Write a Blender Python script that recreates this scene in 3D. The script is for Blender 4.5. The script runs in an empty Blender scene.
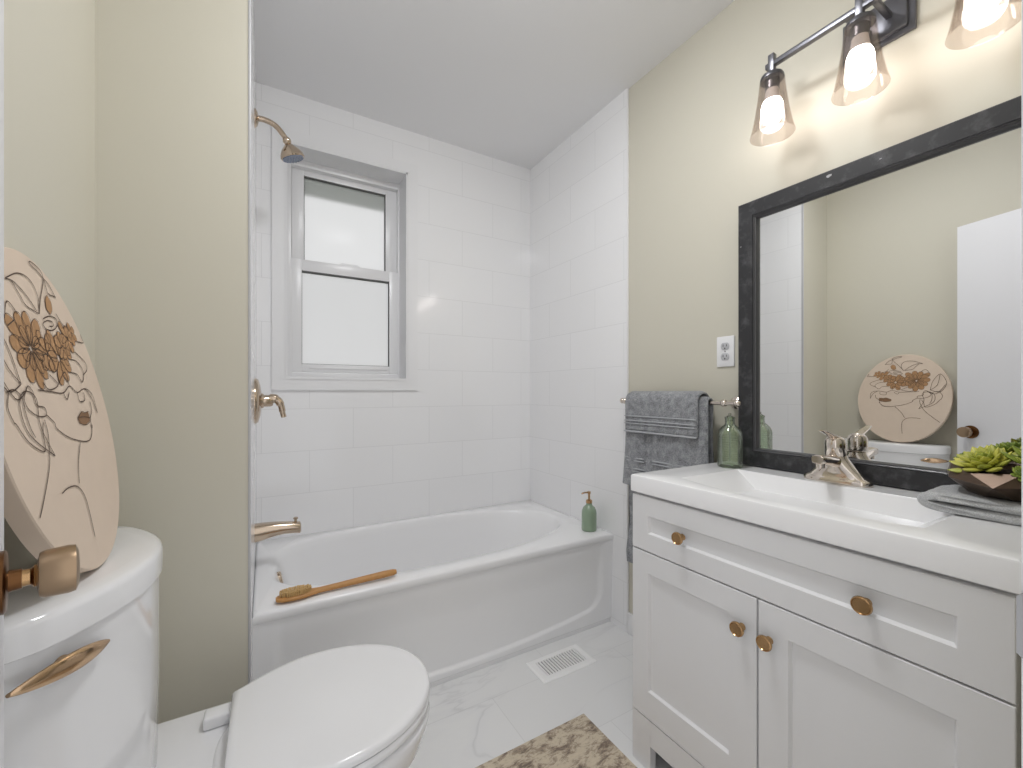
import bpy, bmesh, math, random
from mathutils import Vector, Matrix
S = bpy.context.scene
C = S.collection
PI = math.pi

# ---------------------------------------------------------------- camera
cam_d = bpy.data.cameras.new('camera')
cam = bpy.data.objects.new('camera', cam_d)
C.objects.link(cam)
cam.location = (0, 0, 1.148)
cam.rotation_euler = (PI / 2, 0, -math.radians(30.4))
cam_d.sensor_fit = 'HORIZONTAL'
cam_d.sensor_width = 36
cam_d.lens = 420 / 1023 * 36
cam_d.shift_y = 8 / 1023
cam_d.clip_start = 0.02
S.camera = cam
# ---------------------------------------------------------------- world, exposure
W = bpy.data.worlds.new('overcast_sky')
S.world = W
W.use_nodes = True
bg = W.node_tree.nodes['Background']
bg.inputs[0].default_value = (0.99, 0.99, 1.0, 1)
bg.inputs[1].default_value = 0.66
S.view_settings.view_transform = 'Standard'
S.view_settings.look = 'None'
S.view_settings.gamma = 1
S.view_settings.use_curve_mapping = False
S.view_settings.exposure = 0.68
S.cycles.max_bounces = 12
S.cycles.diffuse_bounces = 6
S.cycles.glossy_bounces = 6
S.cycles.transparent_max_bounces = 24
S.cycles.transmission_bounces = 10
S.cycles.sample_clamp_indirect = 4
S.cycles.caustics_reflective = False
S.cycles.caustics_refractive = False
BULB = 12.0          # radiance of each vanity bulb

CEIL_FILL = 33.0      # radiance of the added fill lamp, out of view at the ceiling

# ---------------------------------------------------------------- materials
def srgb(r, g, b):
    f = lambda c: c / 12.92 if c <= 0.04045 else ((c + 0.055) / 1.055) ** 2.4
    return (f(r / 255), f(g / 255), f(b / 255), 1)

class Mat:
    def __init__(s, name):
        s.m = bpy.data.materials.new(name)
        s.m.use_nodes = True
        s.t = s.m.node_tree
        s.N = s.t.nodes
        s.b = s.N['Principled BSDF']
        s.out = s.N['Material Output']
    def n(s, kind, **kw):
        x = s.N.new(kind)
        for k, v in kw.items():
            if k in x.inputs.keys(): x.inputs[k].default_value = v
            else: setattr(x, k, v)
        return x
    def l(s, a, b): s.t.links.new(a, b)
    def bump(s, h, strength=.3, dist=.002):
        b = s.n('ShaderNodeBump', Strength=strength, Distance=dist)
        s.l(h, b.inputs['Height']); s.l(b.outputs[0], s.b.inputs['Normal'])

def basic(name, col, rough=.5, metal=0, noise=0, scale=40, bump=0, coat=0, spec=.5):
    M = Mat(name)
    M.b.inputs['Base Color'].default_value = col
    M.b.inputs['Roughness'].default_value = rough
    M.b.inputs['Metallic'].default_value = metal
    M.b.inputs['Specular IOR Level'].default_value = spec
    if coat: M.b.inputs['Coat Weight'].default_value = coat; M.b.inputs['Coat Roughness'].default_value = .08
    if noise or bump:
        g = M.n('ShaderNodeNewGeometry')
        nz = M.n('ShaderNodeTexNoise', Scale=scale, Detail=4.0)
        M.l(g.outputs['Position'], nz.inputs['Vector'])
        if noise:
            mx = M.n('ShaderNodeMixRGB', blend_type='MULTIPLY')
            mx.inputs[0].default_value = 1
            mx.inputs[1].default_value = col
            r = M.n('ShaderNodeMapRange')
            r.inputs['To Min'].default_value = 1 - noise; r.inputs['To Max'].default_value = 1 + noise
            M.l(nz.outputs[0], r.inputs['Value'])
            M.l(r.outputs[0], mx.inputs[2]); M.l(mx.outputs[0], M.b.inputs['Base Color'])
        if bump: M.bump(nz.outputs[0], bump)
    return M.m

def tile_mat(name, axis, shift):
    """glossy white 8x16 inch wall tile in running bond; axis = horizontal world axis of the wall"""
    M = Mat(name)
    g = M.n('ShaderNodeNewGeometry')
    sp = M.n('ShaderNodeSeparateXYZ'); M.l(g.outputs['Position'], sp.inputs[0])
    a = M.n('ShaderNodeMath', operation='SUBTRACT'); a.inputs[1].default_value = shift - 4.1
    b = M.n('ShaderNodeMath', operation='SUBTRACT'); b.inputs[1].default_value = 1.0655 - .2075 * 9
    M.l(sp.outputs[axis], a.inputs[0]); M.l(sp.outputs['Z'], b.inputs[0])
    cb = M.n('ShaderNodeCombineXYZ'); M.l(a.outputs[0], cb.inputs[0]); M.l(b.outputs[0], cb.inputs[1])
    br = M.n('ShaderNodeTexBrick', offset=.5, offset_frequency=2, squash=1)
    br.inputs['Scale'].default_value = 1
    br.inputs['Mortar Size'].default_value = .0016
    br.inputs['Mortar Smooth'].default_value = .3
    br.inputs['Brick Width'].default_value = .41
    br.inputs['Row Height'].default_value = .2075
    br.inputs['Color1'].default_value = (.86, .86, .87, 1)
    br.inputs['Color2'].default_value = (.845, .845, .855, 1)
    br.inputs['Mortar'].default_value = (.755, .755, .765, 1)
    M.l(cb.outputs[0], br.inputs['Vector'])
    M.l(br.outputs['Color'], M.b.inputs['Base Color'])
    M.b.inputs['Roughness'].default_value = .12
    nz = M.n('ShaderNodeTexNoise', Scale=5.0, Detail=1.0); M.l(g.outputs['Position'], nz.inputs['Vector'])
    inv = M.n('ShaderNodeMath', operation='MULTIPLY_ADD'); inv.inputs[1].default_value = -1
    M.l(br.outputs['Fac'], inv.inputs[0])
    sc = M.n('ShaderNodeMath', operation='MULTIPLY'); sc.inputs[1].default_value = .8
    M.l(nz.outputs[0], sc.inputs[0]); M.l(sc.outputs[0], inv.inputs[2])
    M.bump(inv.outputs[0], .35, .001)
    return M.m

def marble_mat():
    M = Mat('marble_floor')
    g = M.n('ShaderNodeNewGeometry')
    mp = M.n('ShaderNodeMapping'); mp.inputs['Rotation'].default_value = (0, 0, .6); mp.inputs['Scale'].default_value = (1.0, 2.2, 1)
    M.l(g.outputs['Position'], mp.inputs[0])
    n1 = M.n('ShaderNodeTexNoise', Scale=1.5, Detail=4.0, Roughness=.5, Distortion=.5)
    M.l(mp.outputs[0], n1.inputs['Vector'])
    r1 = M.n('ShaderNodeValToRGB')
    e = r1.color_ramp.elements
    e[0].position = .46; e[0].color = (.79, .79, .79, 1)
    e[1].position = .56; e[1].color = (.79, .79, .79, 1)
    for p, c in ((.497, .77), (.508, .67), (.519, .765)):
        x = e.new(p); x.color = (c, c, c * 1.01, 1)
    M.l(n1.outputs[0], r1.inputs[0])
    n2 = M.n('ShaderNodeTexNoise', Scale=2.4, Detail=2.0); M.l(g.outputs['Position'], n2.inputs['Vector'])
    r2 = M.n('ShaderNodeValToRGB'); r2.color_ramp.elements[0].position = .38; r2.color_ramp.elements[1].position = .62
    M.l(n2.outputs[0], r2.inputs[0])
    mx = M.n('ShaderNodeMixRGB'); mx.inputs[1].default_value = (.79, .79, .79, 1)
    M.l(r2.outputs[0], mx.inputs[0]); M.l(r1.outputs[0], mx.inputs[2])
    br = M.n('ShaderNodeTexBrick', offset=.5)
    br.inputs['Scale'].default_value = 1; br.inputs['Mortar Size'].default_value = .0012
    br.inputs['Brick Width'].default_value = .61; br.inputs['Row Height'].default_value = .305
    br.inputs['Color1'].default_value = (1, 1, 1, 1); br.inputs['Color2'].default_value = (.97, .97, .97, 1)
    br.inputs['Mortar'].default_value = (.86, .86, .86, 1)
    mp2 = M.n('ShaderNodeMapping'); mp2.inputs['Location'].default_value = (.18, .13, 0)
    M.l(g.outputs['Position'], mp2.inputs[0]); M.l(mp2.outputs[0], br.inputs['Vector'])
    m2 = M.n('ShaderNodeMixRGB', blend_type='MULTIPLY'); m2.inputs[0].default_value = 1
    M.l(mx.outputs[0], m2.inputs[1]); M.l(br.outputs['Color'], m2.inputs[2])
    M.l(m2.outputs[0], M.b.inputs['Base Color'])
    M.b.inputs['Roughness'].default_value = .28
    return M.m

def towel_mat(name, c1, c2, s=260):
    M = Mat(name)
    g = M.n('ShaderNodeNewGeometry')
    nz = M.n('ShaderNodeTexNoise', Scale=float(s), Detail=3.0, Roughness=.7); M.l(g.outputs['Position'], nz.inputs['Vector'])
    n2 = M.n('ShaderNodeTexNoise', Scale=45.0, Detail=3.0); M.l(g.outputs['Position'], n2.inputs['Vector'])
    av = M.n('ShaderNodeMath', operation='MULTIPLY_ADD'); av.inputs[1].default_value = .35
    M.l(n2.outputs[0], av.inputs[0])
    hf = M.n('ShaderNodeMath', operation='MULTIPLY'); hf.inputs[1].default_value = .65
    M.l(nz.outputs[0], hf.inputs[0]); M.l(hf.outputs[0], av.inputs[2])
    r = M.n('ShaderNodeValToRGB'); r.color_ramp.elements[0].position = .36; r.color_ramp.elements[1].position = .66
    r.color_ramp.elements[0].color = c1; r.color_ramp.elements[1].color = c2
    M.l(av.outputs[0], r.inputs[0]); M.l(r.outputs[0], M.b.inputs['Base Color'])
    M.b.inputs['Roughness'].default_value = .95
    M.b.inputs['Sheen Weight'].default_value = .25
    M.bump(nz.outputs[0], .9, .004)
    return M.m

def rug_mat():
    M = Mat('woven_rug')
    g = M.n('ShaderNodeNewGeometry')
    mp = M.n('ShaderNodeMapping'); mp.inputs['Rotation'].default_value = (0, 0, -.35); mp.inputs['Scale'].default_value = (9, 20, 1)
    M.l(g.outputs['Position'], mp.inputs[0])
    n1 = M.n('ShaderNodeTexNoise', Scale=1.5, Detail=10.0, Roughness=.80, Distortion=.4); M.l(mp.outputs[0], n1.inputs['Vector'])
    r = M.n('ShaderNodeValToRGB'); r.color_ramp.interpolation = 'EASE'
    e = r.color_ramp.elements
    e[0].position = .40; e[0].color = srgb(124, 110, 98)
    e[1].position = .53; e[1].color = srgb(204, 191, 170)
    x = e.new(.47); x.color = srgb(168, 152, 134)
    x = e.new(.66); x.color = srgb(212, 199, 178)
    M.l(n1.outputs[0], r.inputs[0])
    M.l(r.outputs[0], M.b.inputs['Base Color'])
    M.b.inputs['Roughness'].default_value = .95
    n2 = M.n('ShaderNodeTexNoise', Scale=350.0); M.l(g.outputs['Position'], n2.inputs['Vector'])
    M.bump(n2.outputs[0], .6, .003)
    return M.m

def slate_mat():
    """black mirror frame with grey scuffs"""
    M = Mat('scuffed_black_frame')
    g = M.n('ShaderNodeNewGeometry')
    n1 = M.n('ShaderNodeTexNoise', Scale=22.0, Detail=5.0, Roughness=.65); M.l(g.outputs['Position'], n1.inputs['Vector'])
    r = M.n('ShaderNodeValToRGB')
    e = r.color_ramp.elements
    e[0].position = .5; e[0].color = (.022, .022, .025, 1)
    e[1].position = .78; e[1].color = (.10, .10, .105, 1)
    M.l(n1.outputs[0], r.inputs[0]); M.l(r.outputs[0], M.b.inputs['Base Color'])
    M.b.inputs['Roughness'].default_value = .42
    return M.m

def thin_glass(name, tint, gloss=.12, rough=.02):
    M = Mat(name)
    M.N.remove(M.b)
    tr = M.n('ShaderNodeBsdfTransparent'); tr.inputs[0].default_value = tint
    gl = M.n('ShaderNodeBsdfGlossy'); gl.inputs['Roughness'].default_value = rough
    lw = M.n('ShaderNodeLayerWeight'); lw.inputs['Blend'].default_value = .35
    ad = M.n('ShaderNodeMapRange'); ad.inputs['To Min'].default_value = gloss * .35; ad.inputs['To Max'].default_value = min(1, gloss * 5)
    M.l(lw.outputs['Fresnel'], ad.inputs['Value'])
    mx = M.n('ShaderNodeMixShader')
    M.l(ad.outputs[0], mx.inputs[0]); M.l(tr.outputs[0], mx.inputs[1]); M.l(gl.outputs[0], mx.inputs[2])
    M.l(mx.outputs[0], M.out.inputs[0])
    return M.m

def frosted():
    M = Mat('frosted_glass')
    M.N.remove(M.b)
    tr = M.n('ShaderNodeBsdfTranslucent'); tr.inputs[0].default_value = (.94, .94, .94, 1)
    rf = M.n('ShaderNodeBsdfRefraction'); rf.inputs['Roughness'].default_value = .55; rf.inputs['IOR'].default_value = 1.05
    gl = M.n('ShaderNodeBsdfDiffuse'); gl.inputs[0].default_value = (.7, .7, .7, 1)
    m0 = M.n('ShaderNodeMixShader'); m0.inputs[0].default_value = .62
    M.l(tr.outputs[0], m0.inputs[1]); M.l(rf.outputs[0], m0.inputs[2])
    m1 = M.n('ShaderNodeMixShader'); m1.inputs[0].default_value = .12
    M.l(m0.outputs[0], m1.inputs[1]); M.l(gl.outputs[0], m1.inputs[2])
    M.l(m1.outputs[0], M.out.inputs[0])
    return M.m

def emit(name, col, s):
    M = Mat(name)
    M.b.inputs['Base Color'].default_value = (.9, .9, .9, 1)
    M.b.inputs['Emission Color'].default_value = col
    M.b.inputs['Emission Strength'].default_value = s
    return M.m

PAINT = basic('greige_wall_paint', srgb(204, 200, 186), .6, bump=.04, scale=220)
CEILP = basic('white_ceiling_paint', (.80, .80, .81, 1), .8, bump=.05, scale=180)
TRIMW = basic('white_trim_paint', (.80, .80, .81, 1), .3)
DOORW = basic('white_door_paint', (.80, .80, .83, 1), .4)
PVC = basic('white_vinyl', (.80, .80, .81, 1), .28)
GREYTRIM = basic('satin_grey_edge_trim', (.50, .50, .52, 1), .35)
GASKET = basic('dark_grey_gasket', (.10, .10, .10, 1), .6)
ACRYL = basic('white_tub_acrylic', (.85, .85, .86, 1), .22, coat=.12)
CERAM = basic('white_vitreous_china', (.80, .80, .81, 1), .09, coat=.5)
SEATP = basic('white_seat_plastic', (.80, .80, .81, 1), .14, coat=.3)
CABW = basic('white_cabinet_lacquer', (.78, .78, .79, 1), .33)
CULT = basic('white_cultured_marble', (.88, .88, .89, 1), .22, coat=.1)
SHADOWGAP = basic('toe_recess_shade', (.13, .13, .135, 1), .7)  # shade of the toe recess put into the colour
NICKEL = basic('warm_brushed_nickel', srgb(196, 178, 158), .14, 1)
CHROME = basic('polished_nickel', srgb(222, 212, 202), .06, 1)
BRONZE = basic('antique_bronze', srgb(112, 78, 50), .3, 1)
PEWTER = basic('satin_bronze_knob', srgb(166, 142, 116), .3, 1)
LEVER = basic('champagne_lever_metal', srgb(200, 170, 138), .15, 1)
BRASS = basic('champagne_brass', srgb(186, 150, 108), .2, 1)
GUNM = basic('dark_grey_metal', srgb(112, 112, 117), .34, .9)
STEEL = basic('brushed_grey_steel', srgb(150, 150, 152), .3, 1)
TOWEL = towel_mat('grey_terry', srgb(100, 102, 106), srgb(180, 182, 186))
CLOTH = towel_mat('light_grey_terry', srgb(178, 180, 182), srgb(232, 233, 234), 420)
HEM = basic('grey_towel_hem', srgb(176, 178, 182), .9, bump=.3, scale=400)
WOOD = basic('oiled_beech', srgb(184, 134, 76), .42, noise=.18, scale=55)
BRIST = basic('sisal_bristle', srgb(204, 168, 112), .9, noise=.3, scale=500, bump=.6)
GREENG = thin_glass('green_glass', (.885, .935, .86, 1), .14)
GREENF = basic('green_frosted_glass', srgb(138, 158, 134), .22, coat=.5)
SMOKE = thin_glass('smoky_shade_glass', (.90, .865, .845, 1), .05)
MIRR = basic('mirror_silver', (.82, .825, .82, 1), 0.0, 1)
FRAME = slate_mat()
LIP = basic('frame_lip', (.07, .07, .075, 1), .3)
BULBM = emit('lit_bulb', (1, .985, .965, 1), BULB)
BULBN = basic('bulb_neck_plastic', (.82, .78, .75, 1), .4)
BLACKP = basic('black_slot', (.03, .03, .03, 1), .5)
OUTW = basic('white_outlet_plastic', (.82, .82, .83, 1), .35)
OUTG = basic('grey_receptacle_face', (.50, .50, .52, 1), .4)
CANVAS = basic('pink_beige_canvas', srgb(214, 196, 178), .7, noise=.03, scale=30)
INK = basic('dark_brown_ink', srgb(74, 56, 44), .7)
PETAL = basic('brown_painted_petal', srgb(172, 132, 92), .7, noise=.25, scale=60)
LIPS = basic('brown_painted_lip', srgb(134, 102, 74), .7)
BOWL = basic('bronze_faceted_planter', srgb(96, 80, 68), .34, .7, noise=.15, scale=30)
SOIL = basic('dark_soil', srgb(70, 58, 46), .95, noise=.4, scale=150, bump=.8)
VENTM = basic('white_enamel_vent', (.88, .88, .88, 1), .4)
VENTD = basic('dark_duct', (.16, .16, .16, 1), .8)
TILE_B = tile_mat('white_tile_back', 'X', .19)
TILE_R = tile_mat('white_tile_side', 'Y', 1.676)
MARBLE = marble_mat()
RUG = rug_mat()
FROST = frosted()
CLEAR = thin_glass('clear_glass', (.98, .98, .98, 1), .05)
CHIP = basic('bare_grey_chip', (.42, .42, .43, 1), .7)
GRASS = basic('outdoor_grass', srgb(96, 112, 84), .9, noise=.3, scale=3)
SOFFIT = basic('shading_soffit', (.5, .5, .51, 1), .8)

def leaf_mat():
    M = Mat('succulent_leaf')
    g = M.n('ShaderNodeAttribute'); g.attribute_name = 'tint'
    r = M.n('ShaderNodeValToRGB'); e = r.color_ramp.elements
    e[0].color = srgb(84, 112, 60); e[1].color = srgb(214, 208, 96)
    x = e.new(.5); x.color = srgb(140, 156, 62)
    M.l(g.outputs['Fac'], r.inputs[0]); M.l(r.outputs[0], M.b.inputs['Base Color'])
    M.b.inputs['Roughness'].default_value = .4
    return M.m
LEAF = leaf_mat()

# ---------------------------------------------------------------- mesh helpers
def BM(): return bmesh.new()

def box(bm, x0, x1, y0, y1, z0, z1, bev=0, seg=2):
    vs = [bm.verts.new(p) for p in ((x0, y0, z0), (x1, y0, z0), (x1, y1, z0), (x0, y1, z0),
                                    (x0, y0, z1), (x1, y0, z1), (x1, y1, z1), (x0, y1, z1))]
    fs = [bm.faces.new([vs[i] for i in q]) for q in ((3, 2, 1, 0), (4, 5, 6, 7), (0, 1, 5, 4), (1, 2, 6, 5), (2, 3, 7, 6), (3, 0, 4, 7))]
    if bev:
        es = list({e for f in fs for e in f.edges})
        bmesh.ops.bevel(bm, geom=es, offset=bev, segments=seg, affect='EDGES', profile=.5)
    return bm

def frame_of(d):
    d = Vector(d).normalized()
    a = Vector((0, 0, 1)) if abs(d.z) < .9 else Vector((1, 0, 0))
    u = d.cross(a).normalized(); v = d.cross(u).normalized()
    return d, u, v

def loft(bm, rings, cap0=True, cap1=True, closed=True):
    R = [[bm.verts.new(p) for p in r] for r in rings]
    n = len(R[0])
    for a, b in zip(R, R[1:]):
        for i in range(n if closed else n - 1):
            j = (i + 1) % n
            bm.faces.new((a[i], a[j], b[j], b[i]))
    if cap0: bm.faces.new(R[0][::-1])
    if cap1: bm.faces.new(R[-1])
    return R

def lathe(bm, prof, o=(0, 0, 0), d=(0, 0, 1), seg=32, cap0=True, cap1=True):
    d, u, v = frame_of(d); o = Vector(o)
    rings = []
    for r, h in prof:
        r = max(r, 1e-5)
        rings.append([o + d * h + u * (r * math.cos(2 * PI * i / seg)) + v * (r * math.sin(2 * PI * i / seg)) for i in range(seg)])
    loft(bm, rings, cap0, cap1)
    return bm

def smooth_path(pts, n=6):
    P = [Vector(p) for p in pts]
    if len(P) < 3: return P
    out = []
    for i in range(len(P) - 1):
        p0 = P[max(i - 1, 0)]; p1 = P[i]; p2 = P[i + 1]; p3 = P[min(i + 2, len(P) - 1)]
        for k in range(n):
            t = k / n
            out.append(.5 * ((2 * p1) + (p2 - p0) * t + (2 * p0 - 5 * p1 + 4 * p2 - p3) * t * t + (3 * p1 - p0 - 3 * p2 + p3) * t ** 3))
    out.append(P[-1])
    return out

def tube(bm, pts, r, seg=12, sq=None):
    """round (or elliptical: sq = list of vertical scale) tube along pts, r scalar or list"""
    P = [Vector(p) for p in pts]
    n = len(P)
    rings = []
    pu = None
    for i, p in enumerate(P):
        t = (P[min(i + 1, n - 1)] - P[max(i - 1, 0)]).normalized()
        if pu is None: _, pu, _ = frame_of(t)
        u = (pu - t * pu.dot(t)).normalized(); v = t.cross(u); pu = u
        rr = r[i] if isinstance(r, (list, tuple)) else r
        s = sq[i] if sq else 1
        rings.append([p + u * (rr * math.cos(2 * PI * k / seg)) + v * (rr * s * math.sin(2 * PI * k / seg)) for k in range(seg)])
    loft(bm, rings)
    return bm

def prism(bm, poly, z0, z1, axis='z', bev=0):
    """poly in 2D extruded between z0, z1 along an axis (x: poly=(y,z); y: poly=(x,z); z: poly=(x,y))"""
    def P(a, b, h): return {'z': (a, b, h), 'x': (h, a, b), 'y': (a, h, b)}[axis]
    A_ = [bm.verts.new(P(a, b, z0)) for a, b in poly]
    B_ = [bm.verts.new(P(a, b, z1)) for a, b in poly]
    n = len(poly); fs = []
    for i in range(n):
        j = (i + 1) % n
        fs.append(bm.faces.new((A_[i], A_[j], B_[j], B_[i])))
    fs.append(bm.faces.new(A_[::-1])); fs.append(bm.faces.new(B_))
    if bev:
        es = [e for f in fs[-2:] for e in f.edges]
        bmesh.ops.bevel(bm, geom=es, offset=bev, segments=2, affect='EDGES', profile=.5)
    return bm

def sphere(bm, c, r, su=24, sv=14, scale=(1, 1, 1)):
    m = Matrix.Translation(c) @ Matrix.Diagonal((scale[0], scale[1], scale[2], 1))
    bmesh.ops.create_uvsphere(bm, u_segments=su, v_segments=sv, radius=r, matrix=m)

def world_origin(o):
    v = Vector((0, 0, 0))
    while o is not None:
        v += o.location; o = o.parent
    return v

def obj(name, bm, mat, parent=None, org=None, smooth=True, angle=38, label=None):
    """link a bmesh in world coordinates as ONE mesh object; top-level objects get their origin at the base"""
    bmesh.ops.remove_doubles(bm, verts=bm.verts, dist=1e-6)
    bmesh.ops.recalc_face_normals(bm, faces=bm.faces)
    if parent is not None: o3 = world_origin(parent)
    elif org is not None: o3 = Vector(org)
    else:
        xs = [v.co for v in bm.verts]
        lo = [min(c[i] for c in xs) for i in range(3)]; hi = [max(c[i] for c in xs) for i in range(3)]
        o3 = Vector(((lo[0] + hi[0]) / 2, (lo[1] + hi[1]) / 2, lo[2]))
    bmesh.ops.translate(bm, verts=bm.verts, vec=-o3)
    if smooth:
        for f in bm.faces: f.smooth = True
        for e in bm.edges:
            if len(e.link_faces) == 2 and e.calc_face_angle(0) > math.radians(angle): e.smooth = False
    me = bpy.data.meshes.new(name); bm.to_mesh(me); bm.free()
    me.materials.append(mat)
    o = bpy.data.objects.new(name, me); C.objects.link(o)
    if parent is not None: o.parent = parent
    else: o.location = o3
    if label: o['label'] = label
    return o

def thing(name, label, cat, loc, group=None):
    o = bpy.data.objects.new(name, None); C.objects.link(o)
    o.empty_display_size = .05
    o.location = loc; o['label'] = label; o['category'] = cat
    if group: o['group'] = group
    return o

def tag(o, label, cat, group=None):
    o['label'] = label; o['category'] = cat
    if group: o['group'] = group
    return o

def struct(name, bm, mat, smooth=False, parent=None):
    o = obj(name, bm, mat, parent=parent, smooth=smooth)
    if parent is None: o['kind'] = 'structure'
    return o

def dup(root, delta, label=None):
    """copy of a thing with copies of its parts and sub-parts"""
    def cp(o, par):
        c = o.copy(); C.objects.link(c)
        if par is not None: c.parent = par
        for ch in list(o.children): cp(ch, c)
        return c
    r = cp(root, None)
    r.location = root.location + Vector(delta)
    if label: r['label'] = label
    return r

# ================================================================ THE ROOM
XR, XP, YB, XW, XL, YJ, ZC = 1.49, 1.50, 2.30, -.035, -.353, 1.38, 2.598
struct('floor', box(BM(), -.50, 1.62, -.60, 2.52, -.06, 0), MARBLE)
struct('ceiling', box(BM(), -.50, 1.62, -.03, 2.52, ZC, ZC + .06), CEILP)
HX0, HX1, HZ0, HZ1 = .083, .678, 1.212, 2.356          # window opening
b = BM()
for q in ((-.045, HX0, 0, ZC), (HX1, XP, 0, ZC), (HX0, HX1, 0, HZ0), (HX0, HX1, HZ1, ZC)):
    box(b, q[0], q[1], YB, YB + .20, q[2], q[3])
struct('wall_back', b, TILE_B)
struct('wall_right', box(BM(), XP, XP + .10, -.03, YB + .2, 0, ZC), PAINT)
struct('wall_right_tile', box(BM(), XR, XP, 1.456, YB, 0, ZC), TILE_R)
struct('wall_left', box(BM(), XL - .10, XL, -.03, YJ, 0, ZC), PAINT)
struct('wall_return', box(BM(), XL - .10, -.041, YJ, YB + .2, 0, ZC), PAINT)
struct('wall_return_tile', box(BM(), -.041, XW, YJ + .010, YB, 0, ZC), TILE_R)
struct('trim_1', box(BM(), -.041, XW + .001, YJ - .002, YJ + .010, 0, ZC, .002), GREYTRIM)
struct('trim_2', box(BM(), XR - .001, XP, 1.446, 1.456, 0, ZC, .003), PVC)
b = BM()
box(b, .62, XP, -.03, .0950, 0, ZC)
struct('wall_near', b, PAINT)
b = BM()                                                # door lining
box(b, .60, .62, -.03, .0958, 0, ZC)
struct('trim_3', b, DOORW)
struct('baseboard_right', box(BM(), XP - .013, XP, .96, 1.446, 0, .10, .004), TRIMW)
struct('baseboard_left', box(BM(), XL, XL + .013, .10, YJ, 0, .10, .004), TRIMW)
struct('baseboard_return', box(BM(), XL + .013, -.048, YJ - .013, YJ, 0, .10, .004), TRIMW)

# ---- window: vinyl casing and reveal, frame, two sashes with frosted panes
b = BM()
cx0, cx1, cz0, cz1 = .027, .735, 1.157, 2.412
t = .012
for q in ((cx0, HX0, cz0, cz1), (HX1, cx1, cz0, cz1), (HX0, HX1, cz0, HZ0), (HX0, HX1, HZ1, cz1)):
    box(b, q[0], q[1], YB - t, YB, q[2], q[3])
box(b, HX0 - .001, HX0 + .008, YB - t, YB + .15, HZ0, HZ1); box(b, HX1 - .008, HX1 + .001, YB - t, YB + .15, HZ0, HZ1)
box(b, HX0, HX1, YB - t, YB + .15, HZ1 - .008, HZ1 + .001); box(b, HX0, HX1, YB - t - .004, YB + .15, HZ0 - .001, HZ0 + .010)
win = struct('window_1', b, PVC)
def ring(b, x0, x1, z0, z1, wl, wr, wb, wt, y0, y1, bev=.003):
    box(b, x0, x0 + wl, y0, y1, z0, z1, bev); box(b, x1 - wr, x1, y0, y1, z0, z1, bev)
    box(b, x0 + wl - .001, x1 - wr + .001, y0, y1, z0, z0 + wb, bev); box(b, x0 + wl - .001, x1 - wr + .001, y0, y1, z1 - wt, z1, bev)
    return b
obj('window_frame', ring(BM(), .090, .674, 1.222, 2.350, .026, .012, .028, .035, 2.425, 2.50), PVC, win)
us = obj('upper_sash', ring(BM(), .118, .664, 1.80, 2.318, .060, .066, .04, .034, 2.458, 2.49), PVC, win)
ls = obj('lower_sash', ring(BM(), .112, .668, 1.252, 1.838, .054, .056, .044, .060, 2.43, 2.456), PVC, win)
b = box(BM(), .20, .60, 2.424, 2.432, 1.27, 1.28, .003); prism(b, [(.34, 1.836), (.36, 1.848), (.44, 1.848), (.46, 1.836)], 2.432, 2.452, 'y')
obj('sash_lift', b, PVC, ls)
obj('gasket', ring(BM(), .174, .602, 1.836, 2.288, .005, .005, .005, .009, 2.4585, 2.486, 0), GASKET, us)
obj('gasket', ring(BM(), .162, .616, 1.292, 1.782, .004, .005, .004, .010, 2.4305, 2.454, 0), GASKET, ls)
def pane(q, par):
    """glass sheet etched on its inner face only"""
    p = obj('pane', box(BM(), *q), CLEAR, par, smooth=False)
    p.data.materials.append(FROST)
    for f in p.data.polygons:
        if f.normal.y < -.5: f.material_index = 1
pane((.176, .600, 2.470, 2.476, 1.838, 2.286), us)
pane((.164, .614, 2.442, 2.448, 1.294, 1.780), ls)
b = box(BM(), .150, .632, 2.496, 2.498, 1.27, 1.83)
obj('insect_screen', b, thin_glass('grey_screen_mesh', (.915, .915, .915, 1), .0), win)
# outside: lawn, and an unseen soffit added to grey the upper pane's top
struct('ground', box(BM(), -6, 7, 2.7, 14, -.9, -.8), GRASS)
struct('shading_eave', box(BM(), -2, 4, 2.50, 3.25, 2.50, 2.58), SOFFIT)

# ---- door standing open on the left, with its knob set
hx, hy = -.075, .105
dd = Vector((-.292, .956, 0)).normalized(); dn = Vector((.956, .292, 0)).normalized()
def dpt(s, n, z): p = Vector((hx, hy, 0)) + dd * s + dn * n; return (p.x, p.y, z)
b = BM()
loft(b, [[dpt(.004, -.035, z), dpt(.004, 0, z), dpt(.660, 0, z), dpt(.660, -.035, z)] for z in (.012, 2.035)])
door = struct('door_1', b, DOORW)
ko = Vector(dpt(.604, 0, .938))
b = BM()
lathe(b, [(.034, 0), (.034, .0035), (.032, .005), (.012, .0062), (.011, .016)], ko, dn, 32)
rose = obj('door_knob', b, BRONZE, door, label='bronze knob and rose')
b = BM()
lathe(b, [(.0095, .010), (.009, .022), (.0125, .025), (.0115, .028)], ko, dn, 24)
obj('knob_neck', b, BRASS, rose)
b = BM()
lathe(b, [(.013, .027), (.0245, .029), (.0265, .034), (.0275, .052), (.0265, .058), (.020, .0605), (.004, .0615)], ko, dn, 40)
obj('knob_handle', b, PEWTER, rose)

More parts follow.
